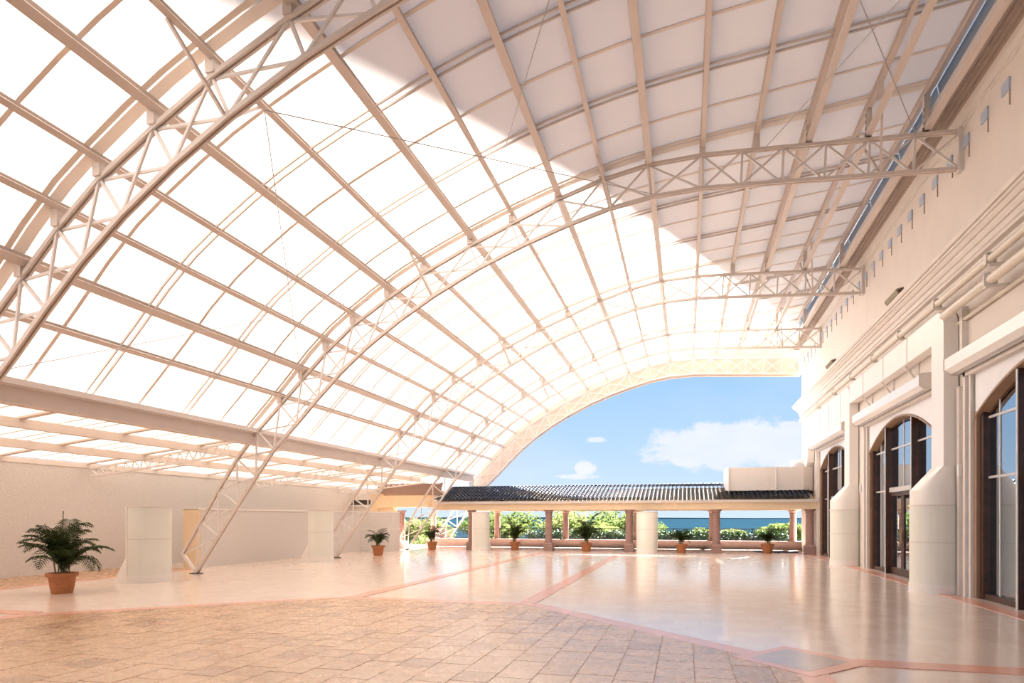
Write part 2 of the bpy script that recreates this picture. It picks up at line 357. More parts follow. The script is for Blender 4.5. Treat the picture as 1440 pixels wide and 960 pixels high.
# square vents in the frieze, sky light in their colour, a painted shadow line beneath
vent = MB().box(-.035, 0, -.15, .15, 0, .22).mesh('frieze_vent', 'vent_sky'); shadow_line = MB().box(-.02, 0, -.012, .012, -.3, 0).mesh('vent_shadow_line', 'soffit')  # dark strip under each vent paints its thin shadow line
for k in range(25):
    vy = 14.25+.9*k
    o = obj('frieze_vent', vent, None, (W, vy, 9.80)); s_ = obj('shadow_line', shadow_line, o, (0, -.13, 0))
    side = 'first' if k == 0 else ORD[k] if k < 17 else {17:'eighteenth',18:'nineteenth',19:'twentieth',20:'twenty-first',21:'twenty-second',22:'twenty-third',23:'twenty-fourth',24:'twenty-fifth'}[k]
    tag(o, f'small square vent with painted blue-grey sky light under the dark soffit, {side} from the camera', 'vent', 'square vents along the top of the right wall')

# ------------------------------------------------------------------ windows
AZ0, ARISE = 3.86, .80
def arch(t): return AZ0+ARISE*(1-t*t)
def make_window(n, yc):
    R = sroot(f'window_{n}', (0, yc, 0)); H_ = HWD
    # white tympanum panel with arched cut
    m = MB(); S = 28
    xs = [(-H_+.16)+(2*H_-.32)*i/S for i in range(S+1)]; hw = H_-.16
    low = [(y, arch(y/hw)) for y in xs]
    for (a, za), (b, zb) in zip(low, low[1:]):
        m.add([(5.93,a,za),(5.93,b,zb),(5.93,b,4.82),(5.93,a,4.82),(6.03,a,za),(6.03,b,zb),(6.03,b,4.82),(6.03,a,4.82)], [(0,1,2,3),(4,7,6,5),(0,4,5,1),(3,2,6,7)])
    m.build('tympanum', 'tympanum', R)
    m = MB()
    for (a, za), (b, zb) in zip(low, low[1:]):
        m.add([(5.90,a,za),(5.90,b,zb),(6.12,b,zb-.09),(6.12,a,za-.09),(5.90,a,za-.05),(5.90,b,zb-.05)], [(0,1,5,4),(4,5,2,3),(0,3,2,1)])
    m.build('arch_reveal', 'reveal', R)
    for s_ in (-1, 1):
        MB().box(5.86, 6.02, *sorted((s_*H_, s_*(H_-.10))), 0, 4.82).build('outer_jamb', 'frieze', R)
        MB().box(5.92, 6.14, *sorted((s_*(H_-.12), s_*(H_-.24))), 0, 3.95).build('inner_jamb', 'reveal', R)
        MB().box(5.98, 6.24, *sorted((s_*(H_-.25), s_*(H_-.40))), 0, 4.0).build('wood_jamb', 'wood', R)
        MB().box(5.80, W, *sorted((s_*(H_+.13), s_*(H_+.02))), 0, 4.86).build('outer_trim', 'frieze', R)
    MB().box(5.80, 5.96, -H_-.13, H_+.13, 4.76, 4.85).build('header_trim', 'frieze', R)
    m = MB()
    for (a, za), (b, zb) in zip(low, low[1:]):
        m.add([(6.10,a,za-.05),(6.10,b,zb-.05),(6.24,b,zb-.05),(6.24,a,za-.05),(6.10,a,za-.2),(6.10,b,zb-.2),(6.24,b,zb-.2),(6.24,a,za-.2)], [(0,4,5,1),(4,7,6,5),(0,1,2,3),(3,2,6,7)])
    m.build('arched_head', 'wood', R)
    cols = [-2.72, -2.25, -1.17, 0, 1.17, 2.25, 2.72]
    for s_ in (-1, 1):
        MB().box(5.93, 6.20, s_*1.17-.04, s_*1.17+.04, 0, arch(1.22/hw)-.06).build('post', 'wood', R)
        MB().box(5.915, 5.93, s_*1.17-.03, s_*1.17+.03, 0, arch(1.22/hw)-.06).build('post_edge', 'bar', R)
        MB().box(6.082, 6.12, s_*2.25-.02, s_*2.25+.02, 0, arch(2.25/hw)-.1).build('glazing_bar', 'bar', R)
    MB().box(6.082, 6.12, -.02, .02, 2.62, arch(0)-.1).build('glazing_bar', 'bar', R)
    for (a, b) in ((-2.72, -1.21), (-1.13, 1.13), (1.21, 2.72)):
        MB().box(6.075, 6.12, a, b, 3.77, 3.82).build('transom', 'bar', R)
        if a == -1.13: MB().box(6.02, 6.14, a, b, 2.48, 2.62).build('door_head', 'bar', R)
        else: MB().box(6.075, 6.12, a, b, 2.52, 2.57).build('transom', 'bar', R)
        if a != -1.13: MB().box(6.0, 6.2, a, b, 0, .12).build('sill_rail', 'wood', R)
    for a, b in zip(cols, cols[1:]):
        door = abs(a+b) < 2
        rows = [(3.80, None), (2.55, 3.80)]+([] if door else [(.1, 2.55)])
        for z0, z1 in rows:
            if z1: MB().box(6.10, 6.11, a, b, z0, z1).build('pane', 'glass', R)
            else:
                pts = [(a, z0)]+[(b, z0)]+[(b+(a-b)*i/6, arch((b+(a-b)*i/6)/hw)-.16) for i in range(7)]
                MB().prism(pts, 'x', 6.10, 6.11).build('pane', 'glass', R)
        if door:
            lf = bpy.data.objects.new('door_leaf', None); C.objects.link(lf); lf.parent = R
            lo, hi = a+.05*(a < -.5), b-.05*(b > .5)
            lo += .01; hi -= .01
            MB().box(6.05,6.11,lo,lo+.11,.02,2.47).box(6.05,6.11,hi-.11,hi,.02,2.47).box(6.05,6.11,lo+.11,hi-.11,.02,.22).box(6.05,6.11,lo+.11,hi-.11,2.36,2.47).build('door_frame', 'wood', lf)
            MB().box(6.08, 6.09, lo+.11, hi-.11, .22, 2.36).build('pane', 'glass', lf)
            hy = lo+.06 if a >= 0 else hi-.06
            MB().box(5.99, 6.02, hy-.015, hy+.015, .95, 1.35).box(6.02, 6.05, hy-.01, hy+.01, 1.0, 1.03).box(6.02, 6.05, hy-.01, hy+.01, 1.27, 1.30).build('door_handle', 'bronze', lf)
    return R
for n, c in enumerate(BAYS): make_window(n+1, c)
# roller shutter boxes
for k, c in enumerate(BAYS):
    ya, yb = (c-3.2, c+3.4)
    pos = ['over the nearest arched window', 'over the middle arched window', 'over the farthest arched window'][k]
    t = thing('shutter_box', f'long glossy white roller shutter box {pos}', 'shutter', (0, 0, 0), 0, 'roller shutter boxes on the right wall')
    MB().prism([(W,4.90),(5.62,4.86),(5.50,4.95),(5.50,5.19),(5.54,5.22),(W,5.22)], 'y', ya, yb).build('housing', 'box_white', t)
    MB().prism([(5.89,4.84),(5.60,4.82),(5.48,4.94),(5.48,5.20),(5.54,5.24),(5.89,5.24)], 'y', ya-.02, ya).build('end_cap', 'frieze', t)
    MB().prism([(5.89,4.84),(5.60,4.82),(5.48,4.94),(5.48,5.20),(5.54,5.24),(5.89,5.24)], 'y', yb, yb+.02).build('end_cap', 'frieze', t)
    MB().box(5.70, 5.74, ya+.05, yb-.05, 4.83, 4.872).build('guide_lip', 'bar', t)

# ------------------------------------------------------------------ duct units at the wall
def wall_unit(yc, label, dz0, yend, tail, seams):
    t = thing('air_duct', label, 'duct', (5.55, yc, 0)); xw = W-5.55-.004
    def ring(r, z, n=40): return [(min(r*math.cos(2*math.pi*i/n), xw), r*math.sin(2*math.pi*i/n), z) for i in range(n)]
    for z0, z1, nm, m, r in ((0,.2,'skirt','duct',.535), (.2,1.13,'lower_casing','ribbed',.52), (1.16,1.97,'upper_casing','ribbed',.52), (1.13,1.16,'joint_band','white_steel',.53), (1.97,2.0,'joint_band','white_steel',.54)):
        MB().rings([ring(r, z0), ring(r, z1)]).build(nm, m, t, smooth=True)
    x0, x1, ya, yb = .03, .32, -.38, .36
    def rect(z, n=40):
        out = []
        for i in range(n):
            a = 2*math.pi*i/n; c, s_ = math.cos(a), math.sin(a); k = 1/max(abs(c), abs(s_))
            out.append(((x0+x1)/2+(x1-x0)/2*c*k, (ya+yb)/2+(yb-ya)/2*s_*k, z))
        return out
    MB().rings([ring(.515, 2.0), ring(.515, 2.33), [tuple(Vector(a)*.55+Vector(b)*.45) for a, b in zip(ring(.50, 2.62), rect(2.62))], rect(2.88)]).build('hood', 'duct', t, smooth=True)
    top = 6.41; r = .42
    prof = [(yb, 2.88), (ya, 2.88), (ya, top-r)]+[(ya+r-r*math.cos(a), top-r+r*math.sin(a)) for a in [math.pi/2*i/8 for i in range(1, 9)]]
    ye = yend-yc
    if tail:
        prof += [(ye, top), (ye, 4.85), (ye-.08, 4.5), (ye-.3, 4.26), (ye-.65, 4.17), (ye-1.0, 4.35), (ye-1.1, 4.7), (ye-1.12, dz0)]
        prof += [(yb, dz0)]
    else: prof += [(ye, top), (ye, dz0), (yb, dz0)]
    MB().prism(prof, 'x', x0, x1).build('duct_run', 'duct', t)
    for y_ in seams: MB().box(x0-.012, x0, y_-yc-.012, y_-yc+.012, dz0, top).build('seam', 'frieze', t)
    return t
wall_unit(16.8, 'cream air duct rising from ribbed half-round casing between nearest and middle arched windows', 5.75, 25.0, False, [18.9, 21.0, 23.2])
wall_unit(25.4, 'cream air duct rising from ribbed half-round casing between middle and farthest arched windows', 5.25, 34.2, True, [26.4, 28.4, 30.3, 32.3])
# duct support brackets
for k, y_ in enumerate((19.1, 21.2, 23.4)):
    t = thing('duct_bracket', f'small triangular bracket under the nearer duct, {["nearest to the tall riser","middle one of three","nearest to the far casing"][k]}', 'bracket', (0, y_, 0), 0, 'triangular duct brackets')
    MB().beam((5.87, 0, 5.32), (5.60, 0, 5.72), .05, .05, (0,1,0)).build('strut', 'frieze', t)
    MB().box(5.86, 5.9, -.14, .14, 5.30, 5.745).build('back_plate', 'frieze', t)
# pipes on brackets
def pipe(name, label, x_, z_, r, ya, yb):
    o = MB().tube((x_, ya, z_), (x_, yb, z_), r, 16).build(name, 'pipe', None, smooth=True); return tag(o, label, 'pipe', 'long pipes on the right wall')
pipe('pipe', 'upper beige pipe running the whole length of the right wall just under the cornice', 5.62, 6.66, .075, -2, 35.5)
pipe('pipe', 'lower thick beige pipe on the right wall ending above the duct elbow', 5.55, 6.20, .095, -2, 16.3)
pipe('pipe', 'thin beige conduit tight against the wall beneath the two thick pipes', 5.84, 6.02, .045, -2, 16.35)
for k, y_ in enumerate((11.6, 14.25, 16.95, 19.6, 22.2, 24.9, 27.7, 30.9)):
    m = MB().box(5.60, W, y_-.05, y_+.05, 6.54, 6.575).prism([(5.53,6.56),(5.53,6.76),(5.60,6.79),(5.71,6.76),(5.71,6.56),(5.695,6.56),(5.695,6.75),(5.60,6.77),(5.545,6.75),(5.545,6.56)], 'y', y_-.06, y_+.06)
    tag(m.build('pipe_clamp', 'frieze'), f'small bracket holding the upper wall pipe, {ORD[k]} from the camera', 'clamp', 'clamps of the upper pipe')
m = MB().box(5.45, W, 14.0, 14.1, 6.04, 6.10).prism([(5.43,6.08),(5.43,6.32),(5.50,6.34),(5.66,6.31),(5.66,6.08)], 'y', 14.02, 14.08)
tag(m.build('pipe_clamp', 'frieze'), 'larger bracket holding the lower thick pipe near the frame edge', 'clamp')
tag(MB().box(5.80, W, 16.2, 16.32, 0, 4.6).box(5.78, 5.9, 15.98, 16.12, 5.25, 6.3).build('wall_post', 'frieze'), 'square beige post on the wall behind the tall duct riser', 'post')
for (y_, z_, lb) in ((16.10, 2.74, 'small white switch box beside the nearest duct casing'), (24.30, 2.72, 'small white switch box beside the farther duct casing')):
    t = tag(MB().box(5.74, 5.80, y_-.05, y_+.05, z_-.13, z_+.13).build('switch_box', 'white_plastic'), lb, 'switch')
for k, y_ in enumerate((20.8, 29.2)):
    t = thing('wall_uplight', ['wedge-shaped bronze wall light above the cornice, the nearer one', 'wedge-shaped bronze wall light above the cornice, the farther one'][k], 'light', (0, y_, 0), 0, 'wedge wall lights')
    MB().prism([(W,7.95),(5.76,8.02),(5.70,8.12),(5.72,8.16),(W,8.2)], 'y', -.55, .55).build('housing', 'bronze', t)
    MB().prism([(5.885,7.99),(5.78,8.04),(5.74,8.12),(5.885,8.17)], 'y', -.56, -.55).build('lens', 'dark_bracket', t)

# ------------------------------------------------------------------ vault profile
def cr(pts, step):
    """Catmull-Rom through pts then resample at equal arc length"""
    P = [Vector(p) for p in pts]; P = [P[0]*2-P[1]]+P+[P[-1]*2-P[-2]]; out = []
    for i in range(1, len(P)-2):
        for k in range(24):
            t_ = k/24; a, b, c, d = P[i-1], P[i], P[i+1], P[i+2]
            out.append(.5*((2*b)+(c-a)*t_+(2*a-5*b+4*c-d)*t_*t_+(3*b-a-3*c+d)*t_**3))
    out.append(P[-2]); 
    Ls = [0]
    for a, b in zip(out, out[1:]): Ls.append(Ls[-1]+(b-a).length)
    n = max(1, round(Ls[-1]/step)); res = []; j = 0
    for k in range(n+1):
        s_ = Ls[-1]*k/n
        while j < len(Ls)-2 and Ls[j+1] < s_: j += 1
        t_ = (s_-Ls[j])/max(1e-9, Ls[j+1]-Ls[j]); res.append(out[j].lerp(out[j+1], min(1, max(0, t_))))
    return res
OUT = [(-14.9,.6),(-12.86,3.57),(-11.2,5.25),(-9.47,6.86),(-8.1,7.75),(-6.8,8.47),(-5.6,9.0),(-4.57,9.40),(-3.25,9.92),(-2.1,10.27),(-1,10.48),(0,10.55),(1.5,10.5),(2.9,10.42),(5.88,10.26)]
INN = [(-14.41,.02),(-11.81,3.54),(-10.9,4.45),(-9.47,5.85),(-8.0,6.96),(-6.18,8.0),(-4.65,8.66),(-2.92,9.25),(-1.5,9.6),(0,9.74),(1.5,9.68),(2.9,9.6),(5.88,9.43)]
SKIN = [(-12.5,4.3),(-11.3,5.5),(-10.07,6.78),(-9,7.6),(-7.8,8.35),(-6.8,8.85),(-5.8,9.28),(-4.5,9.78),(-3.2,10.2),(-2,10.5),(-.94,10.70),(.3,10.86),(1.56,10.98),(4,11.22),(5.4,11.38)]
def interp(fine, X):
    for a, b in zip(fine, fine[1:]):
        if a.x <= X <= b.x: return a.y+(b.y-a.y)*(X-a.x)/max(1e-9, b.x-a.x)
    return fine[-1].y if X > fine[-1].x else fine[0].y
SKF = cr(SKIN, .1); OUF = cr(OUT, .1); INF = cr(INN, .1)
def skz(X): return interp(SKF, X)
def normal_at(fine, X):
    d = 0.1; return Vector((-(interp(fine, X+d)-interp(fine, X-d)), 0, 2*d)).normalized()
PX = [-11.46,-10.75,-9.96,-9.1,-8.03,-6.95,-5.6,-4.44,-3.22,-2.06,-.91,.38,1.62,2.78,4.03,5.2]
TY = [8.2, 16.3, 24.4, 31.6, 37.1]
YS, YN = -5.0, 37.3

# membrane panels
canopy = thing('membrane_roof', 'great white translucent membrane vault roof spanning from side eaves to right wall', 'roof')
ribY = [YS]+[8.2-2.7*k for k in range(4, 0, -1)]+[8.2, 10.85, 13.55, 16.3, 19.0, 21.7, 24.4, 26.8, 29.2, 31.6, 33.5, 35.4, YN]
xb = [-12.45]+PX+[5.4]
for a, b in zip(xb, xb[1:]):
    zs = [(a+(b-a)*i/3, skz(a+(b-a)*i/3)) for i in range(4)]
    for c, d in zip(ribY, ribY[1:]):
        m = MB()
        m.rings([[(x_, y_, z_) for x_, z_ in zs] for y_ in (c, d)], closed=False, cap=False)
        m.build('membrane_panel', 'fabric', canopy)
# purlins: I-sections following the membrane
def isec(w_, h, t_=.02): return [(-w_/2,-h),(w_/2,-h),(w_/2,-h+t_),(t_/2,-h+t_),(t_/2,-t_),(w_/2,-t_),(w_/2,0),(-w_/2,0),(-w_/2,-t_),(-t_/2,-t_),(-t_/2,-h+t_),(-w_/2,-h+t_)]
for k, X in enumerate(PX):
    z_ = skz(X)-.015; n = normal_at(SKF, X); thick = k in (1, 4, 6, 8, 10, 13)
    wd, hg = (.15, .20) if thick else (.10, .15)
    where = f'{ORD[k]} up from the eaves beam'
    t = thing('roof_purlin', ('deep' if thick else 'slender')+' cream purlin lengthwise under the membrane roof, '+where, 'purlin', (X, 0, z_), 0, 'lengthwise purlins of the vault')
    MB().sect((0, YS, 0), (0, YN-.1, 0), isec(wd, hg), tuple(n)).build('beam', 'steel', t)
    if X > 2.5:   # lower companion beam at chord level with hangers at each truss
        zo = interp(OUF, X)+.07
        MB().beam((.0, YS, zo-z_+.05), (0, YN-1, zo-z_+.05), .12, .10).build('lower_beam', 'steel', t)
        for y_ in TY[:4]:
            MB().box(-.06, .06, y_-.05, y_+.05, zo-z_, -hg).build('hanger_post', 'steel', t)
            for q in range(3): MB().box(-.066, -.06, y_-.055, y_-.03, zo-z_+.12+.16*q, zo-z_+.2+.16*q).build('slot', 'dark_bracket', t)
# hoop ribs (pairs of tubes) and single seams
def hoop(m, y_, off, w_, h, x0=-12.45, x1=5.38, nst=26):
    pts = []
    for i in range(nst+1):
        X = x0+(x1-x0)*i/nst; n = normal_at(SKF, min(max(X, -12.3), 5.2)); p = Vector((X, y_, skz(X)))-n*off; pts.append(p)
    rs = []
    for i, p in enumerate(pts):
        n = normal_at(SKF, min(max(p.x, -12.3), 5.2)); a = Vector((0, w_/2, 0)); rs.append([p-a-n*h/2, p+a-n*h/2, p+a+n*h/2, p-a+n*h/2])
    m.rings(rs)
names_b = {10.85:'first beyond the nearest truss', 13.55:'second beyond the nearest truss', 19.0:'first beyond the second truss', 21.7:'second beyond the second truss', 26.8:'first beyond the third truss', 29.2:'second beyond the third truss', 33.5:'first beyond the fourth truss', 35.4:'last before the open end arch'}
for y_, nm in names_b.items():
    t = thing('hoop_rib', f'pair of thin steel hoop tubes crossing under the membrane, {nm}', 'rib', (0, y_, 0), 0, 'paired hoop tubes')
    for s_ in (-1, 1):
        m = MB(); hoop(m, s_*.085, .05, .035, .045); m.build('hoop_tube', 'steel', t)
sy = [y_ for a, b in zip(ribY, ribY[1:]) for y_ in ((a+b)/2,) if a > 3]
for y_ in sy:
    m = MB(); hoop(m, y_, .012, .075, .006); m.build('seam_strip', 'fabric_band', canopy)
for y_ in TY[:4]:
    m = MB(); hoop(m, y_-.28, .02, .10, .008); m.build('seam_strip', 'fabric_band', canopy)
    m = MB(); hoop(m, y_-.10, .02, .20, .008); m.build('joint_strip', 'joint_fabric', canopy)
# ------------------------------------------------------------------ arch trusses
rod = {}
def rodmesh(kind, mname):
    if (kind, mname) not in rod:
        rod[(kind, mname)] = MB().box(-.5, .5, -.5, .5, 0, 1).mesh(kind, mname)
    return rod[(kind, mname)]
def member(name, p, q, w_, h, parent, mname='white_steel'):
    p, q = Vector(p), Vector(q); d = q-p
    o = obj(name, rodmesh(name, mname), parent, p); o.rotation_mode = 'QUATERNION'
    o.rotation_quaternion = d.to_track_quat('Z', 'Y'); o.scale = (w_, h, d.length); return o
def chord(pts, parent, name, w_=.12, h=.07):
    m = MB()
    for s_ in (-1, 1):
        rs = []
        for i, p in enumerate(pts):
            a = pts[max(0, i-1)]; b = pts[min(len(pts)-1, i+1)]; d = (b-a).normalized(); n = Vector((-d.y, d.x))
            c = s_*(w_/2-.02)
            rs.append([(p.x-n.x*h/2, c-.02, p.y-n.y*h/2), (p.x-n.x*h/2, c+.02, p.y-n.y*h/2), (p.x+n.x*h/2, c+.02, p.y+n.y*h/2), (p.x+n.x*h/2, c-.02, p.y+n.y*h/2)])
        m.rings(rs)
    rs = []
    for i, p in enumerate(pts):
        a = pts[max(0, i-1)]; b = pts[min(len(pts)-1, i+1)]; d = (b-a).normalized(); n = Vector((-d.y, d.x))
        rs.append([(p.x, -w_/2+.03, p.y), (p.x, w_/2-.03, p.y), (p.x+n.x*h*.4, w_/2-.03, p.y+n.y*h*.4), (p.x+n.x*h*.4, -w_/2+.03, p.y+n.y*h*.4)])
    m.rings(rs)
    return m.build(name, 'steel', parent)
lab = ['nearest white lattice arch truss, cut by the top left of the frame',
       'second white lattice arch truss, its foot beside the nearest free-standing casing',
       'third white lattice arch truss, its foot just left of a potted palm',
       'fourth white lattice arch truss, its foot at the left end of the colonnade',
       'end arch truss closed with cream cloth framing the open sky']
for k, y_ in enumerate(TY):
    t = thing('arch_truss', lab[k], 'truss', (0, y_, 0), 0, 'lattice arch trusses')
    full_ = cr(OUT, .02); NX = [-14.9, -14.25, -13.6, -12.95, -12.25]+PX[:12]+[1.30, 2.22, 3.14, 4.06, 4.98, 5.88]
    op = [min(full_, key=lambda p: abs(p.x-X)) for X in NX]; N_ = len(op)-1
    # matched inner nodes
    tot = cr(INN, .02); ip = []
    for i, p in enumerate(op):
        a = op[max(0, i-1)]; b = op[min(N_, i+1)]; d = (b-a).normalized()
        ip.append(tot[0] if i == 0 else tot[-1] if i == N_ else min(tot, key=lambda q: abs((q-p).dot(d))))
    chord(op, t, 'outer_chord'); chord(ip, t, 'inner_chord', .12, .08)
    tot2 = [Vector((p.x, 0, p.y)) for p in op]; ti = [Vector((p.x, 0, p.y)) for p in ip]
    lw_ = .042
    for i in range(N_+1):
        if i > 0: member('web_post', tot2[i], ti[i], lw_+.008, lw_+.008, t)
    for i in range(N_):
        member('web_brace', tot2[i]+Vector((0,.02,0)), ti[i+1]+Vector((0,.02,0)), lw_, lw_, t)
        member('web_brace', ti[i]-Vector((0,.02,0)), tot2[i+1]-Vector((0,.02,0)), lw_, lw_, t)
    member('foot_strut', (-14.9, 0, .6), (-14.42, 0, .03), .08, .08, t)
    MB().box(-14.56, -14.26, -.12, .12, 0, .03).build('base_plate', 'dark_bracket', t)
    MB().box(5.80, 5.9, -.1, .1, 9.36, 10.33).build('wall_plate', 'white_steel', t)
    if k < 4:
        for X in PX:
            if X > 2.5: continue
            zo = interp(OUF, X)+.03; MB().box(X-.07, X+.07, -.09, .09, zo, skz(X)-.13).build('purlin_cleat', 'steel', t)
        for i in (5, 9, 14):   # knee braces down to the inner chord
            X = PX[i if i < 16 else 15]; zi = interp(INF, X+.25)
            member('knee_brace', (X, -1.1 if i != 5 else -.9, skz(X)-.15), (X+.25, 0, zi), .05, .05, t, 'steel')
            member('knee_brace', (X, 1.1, skz(X)-.15), (X+.25, 0, zi), .05, .05, t, 'steel')
    # side lattice carrying the flat side roof
    if k in (1, 2, 3):
        a0, a1 = Vector((-18.5, 0, 3.28)), Vector((-12.95, 0, 3.98)); b0, b1 = Vector((-18.5, 0, 3.02)), Vector((-13.2, 0, 3.60))
        member('side_chord', a0, a1, .06, .06, t); member('side_chord', b0, b1, .06, .06, t)
        for i in range(16):
            member('side_brace', a0.lerp(a1, i/16), b0.lerp(b1, (i+1)/16), .025, .025, t)
            member('side_brace', a0.lerp(a1, i/16), b0.lerp(b1, i/16), .025, .025, t)
    if k == 4:
        for a, b, c, d in zip(op, op[1:], ip, ip[1:]):
            if a.x < -13.7: continue
            MB().add([(c.x,.14,c.y-.10),(d.x,.14,d.y-.10),(b.x,.14,b.y),(a.x,.14,a.y)], [(0,1,2,3)]).build('cladding_panel', 'cladding', t)
            sa, sb = (skz(a.x), skz(b.x)) if a.x > -12.4 else (4.35, 4.35)
            MB().add([(a.x,.14,a.y+.03),(b.x,.14,b.y+.03),(b.x,.14,sb),(a.x,.14,sa)], [(0,1,2,3)]).build('upper_cladding', 'cladding', t)
        m = MB(); rs = []
        for p in ip:
            if p.x < -13.4: continue
            rs.append([(p.x-.02, .08, p.y-.14), (p.x-.02, .2, p.y-.14), (p.x, .2, p.y-.04), (p.x, .08, p.y-.04)])
        m.rings(rs); m.build('edge_tube', 'cladding', t)
# tie cables
cables = [((-6.04,8.2,7.75),(-.77,16.3,9.75),'thin cable from the nearest truss up to the crown of the second truss'),
          ((-6.04,8.2,7.75),(-10.62,16.3,4.75),'thin cable dropping from the nearest truss to the low haunch of the second truss'),
          ((-11.24,8.2,4.2),(-8.36,16.3,7.85),'thin cable rising from the foot side of the nearest truss to the second truss'),
          ((-1.1,8.2,10.4),(-5.36,16.3,9.25),'thin cable under the membrane left of the top centre'),
          ((1.0,8.2,10.4),(5.0,16.3,10.3),'thin cable running to the right end of the second truss near the soffit'),
          ((5.0,8.2,10.3),(1.8,16.3,10.5),'faint cable across the upper right membrane')]
for a, b, lb in cables: tag(MB().tube(a, b, .009, 6).build('tie_cable', 'cable'), lb, 'cable', 'diagonal tie cables')

# gutter and clear strip along the wall
tag(MB().tube((5.42, -3, 10.80), (5.42, 36.6, 10.80), .14, 16).build('gutter_pipe', 'white_steel', smooth=True), 'long rounded white gutter along the top of the right wall', 'gutter')
t = thing('clear_strip', 'narrow pale blue clear strip between membrane edge and gutter', 'glazing')
for c, d in zip(ribY, ribY[1:]):
    MB().add([(5.41, c+.02, 11.36),(5.41, d-.02, 11.36),(5.50, d-.02, 10.9),(5.50, c+.02, 10.9)], [(0,1,2,3)]).build('clear_sheet', 'blue_panel', t)
# eaves beam and flat side roof
t = thing('eaves_beam', 'deep cream eaves beam where the vault meets the low side roof', 'beam')
MB().box(-12.56, -12.36, YS, YN-.8, 3.90, 4.20).build('web', 'steel', t)
MB().box(-12.62, -12.28, YS, YN-.8, 4.20, 4.24).build('top_flange', 'white_steel', t)
MB().box(-12.60, -12.32, YS, YN-.8, 3.87, 3.90).build('bottom_flange', 'steel', t)
MB().box(-12.36, -12.20, YS, YN-.8, 4.22, 4.34).build('side_gutter', 'white_steel', t)
for k, (X, zb) in enumerate(((-14.3, 3.70), (-16.4, 3.48))):
    tag(MB().box(X-.08, X+.08, YS, 32.9, zb, zb+.21).build('side_roof_beam', 'steel'), ['cream beam under the flat side roof next to the eaves beam', 'cream beam under the flat side roof nearer the stucco wall'][k], 'beam', 'lengthwise beams of the side roof')
sr = thing('side_roof', 'nearly flat translucent side roof between vault eaves and left stucco wall', 'roof')
def srz(X): return 4.14+(X+12.5)*.107
for a, b in ((-18.6,-16.4),(-16.4,-14.3),(-14.3,-12.55)):
    for c, d in zip(ribY, ribY[1:]):
        if d > 33.6: continue
        MB().add([(a, c, srz(a)), (b, c, srz(b)), (b, d, srz(b)), (a, d, srz(a))], [(0,1,2,3)]).build('membrane_panel', 'side_fabric', sr)
for c in ribY:
    if c > 33.6 or c < 3: continue
    MB().beam((-18.55, c, srz(-18.55)-.035), (-12.6, c, srz(-12.6)-.035), .16, .05).build('cross_rib', 'steel', sr)
    for q in (.95, 1.5, 1.85): MB().beam((-18.55, c+q, srz(-18.55)-.012), (-12.6, c+q, srz(-12.6)-.012), .04, .015).build('thin_rib', 'steel', sr)

# ------------------------------------------------------------------ left walls
wl = sroot('wall_left')
MB().box(-19.0, -18.6, YS, 33.0, 0, 3.30).build('stucco_face', 'stucco', wl)
MB().box(-19.02, -18.57, YS, 33.0, 3.30, 3.46).build('coping', 'frieze', wl)
t = thing('low_wall', 'low white stucco screen wall on the left between truss foot and second casing', 'wall')
MB().box(-16.6, -16.0, 18.3, 29.4, 0, 1.98).build('body', 'stucco', t)
MB().box(-16.62, -15.98, 18.18, 18.3, 0, 2.0).build('end_face', 'tan_wall', t)
MB().box(-16.62, -15.97, 18.18, 29.4, 1.98, 2.03).build('coping', 'duct', t)
m = MB(); pr = [(-16.6,29.4),(-16.0,29.4),(-15.6,29.65),(-14.75,29.75)]+[(-14.75+.32*math.sin(a), 30.07-.32*math.cos(a)) for a in [math.pi/2*i/6 for i in range(1, 7)]]+[(-14.43,30.7),(-16.6,30.7)]
t2 = thing('curved_screen', 'low white rounded screen end beside the potted palm at the left colonnade column', 'wall')
m.prism(pr, 'z', 0, 1.97).build('body', 'stucco', t2); MB().prism([(a-.01 if a < -15 else a+.015, b-.015 if b < 30 else b) for a, b in pr], 'z', 1.97, 2.02).build('coping', 'duct', t2)
MB().prism([(a if a < -15 else a+.01, b-.012 if b < 30 else b) for a, b in pr], 'z', 1.12, 1.15).build('joint_band', 'duct', t2)
wb = sroot('wall_back')
MB().box(-19, -16.9, 33.0, 33.4, 0, 2.42).box(-19, -16.9, 33.0, 33.4, 2.72, 3.35).build('end_wall', 'frieze', wb)
MB().box(-19, -16.9, 33.2, 33.25, 2.42, 2.72).build('dark_slot', 'dark_bracket', wb)
MB().box(-19, -16.8, 32.9, 33.0, 2.36, 2.44).build('ledge', 'duct', wb)
MB().box(-16.9, -16.5, 32.2, 33.0, 0, 3.05).build('corner_pier', 'sunlit_yellow', wb)
MB().box(-16.5, -13.2, 32.1, 32.9, 2.28, 2.92).build('lintel', 'sunlit_yellow', wb)
MB().box(-16.9, -13.0, 33.0, 33.3, 2.92, 3.62).build('upper_panel', 'pink_render', wb)
MB().box(-16.5, -15.55, 32.3, 32.7, 0, 2.28).build('return_wall', 'tan_wall', wb)
gp = thing('gable_sheeting', 'pale blue translucent gable sheets at the far left end under the vault', 'panel')
gx = [-15.6, -14.7, -13.8, -12.95, -12.4]
for a, b in zip(gx, gx[1:]): MB().add([(a+.03,36.6,3.1),(b-.03,36.6,3.1),(b-.03,36.6,4.2+.1*(b+12.4)),(a+.03,36.6,4.2+.1*(a+12.4))], [(0,1,2,3)]).build('sheet', 'blue_panel', gp)
for a in gx: MB().box(a-.025, a+.025, 36.56, 36.64, 3.1, 4.15).build('glazing_bar', 'cable', gp)

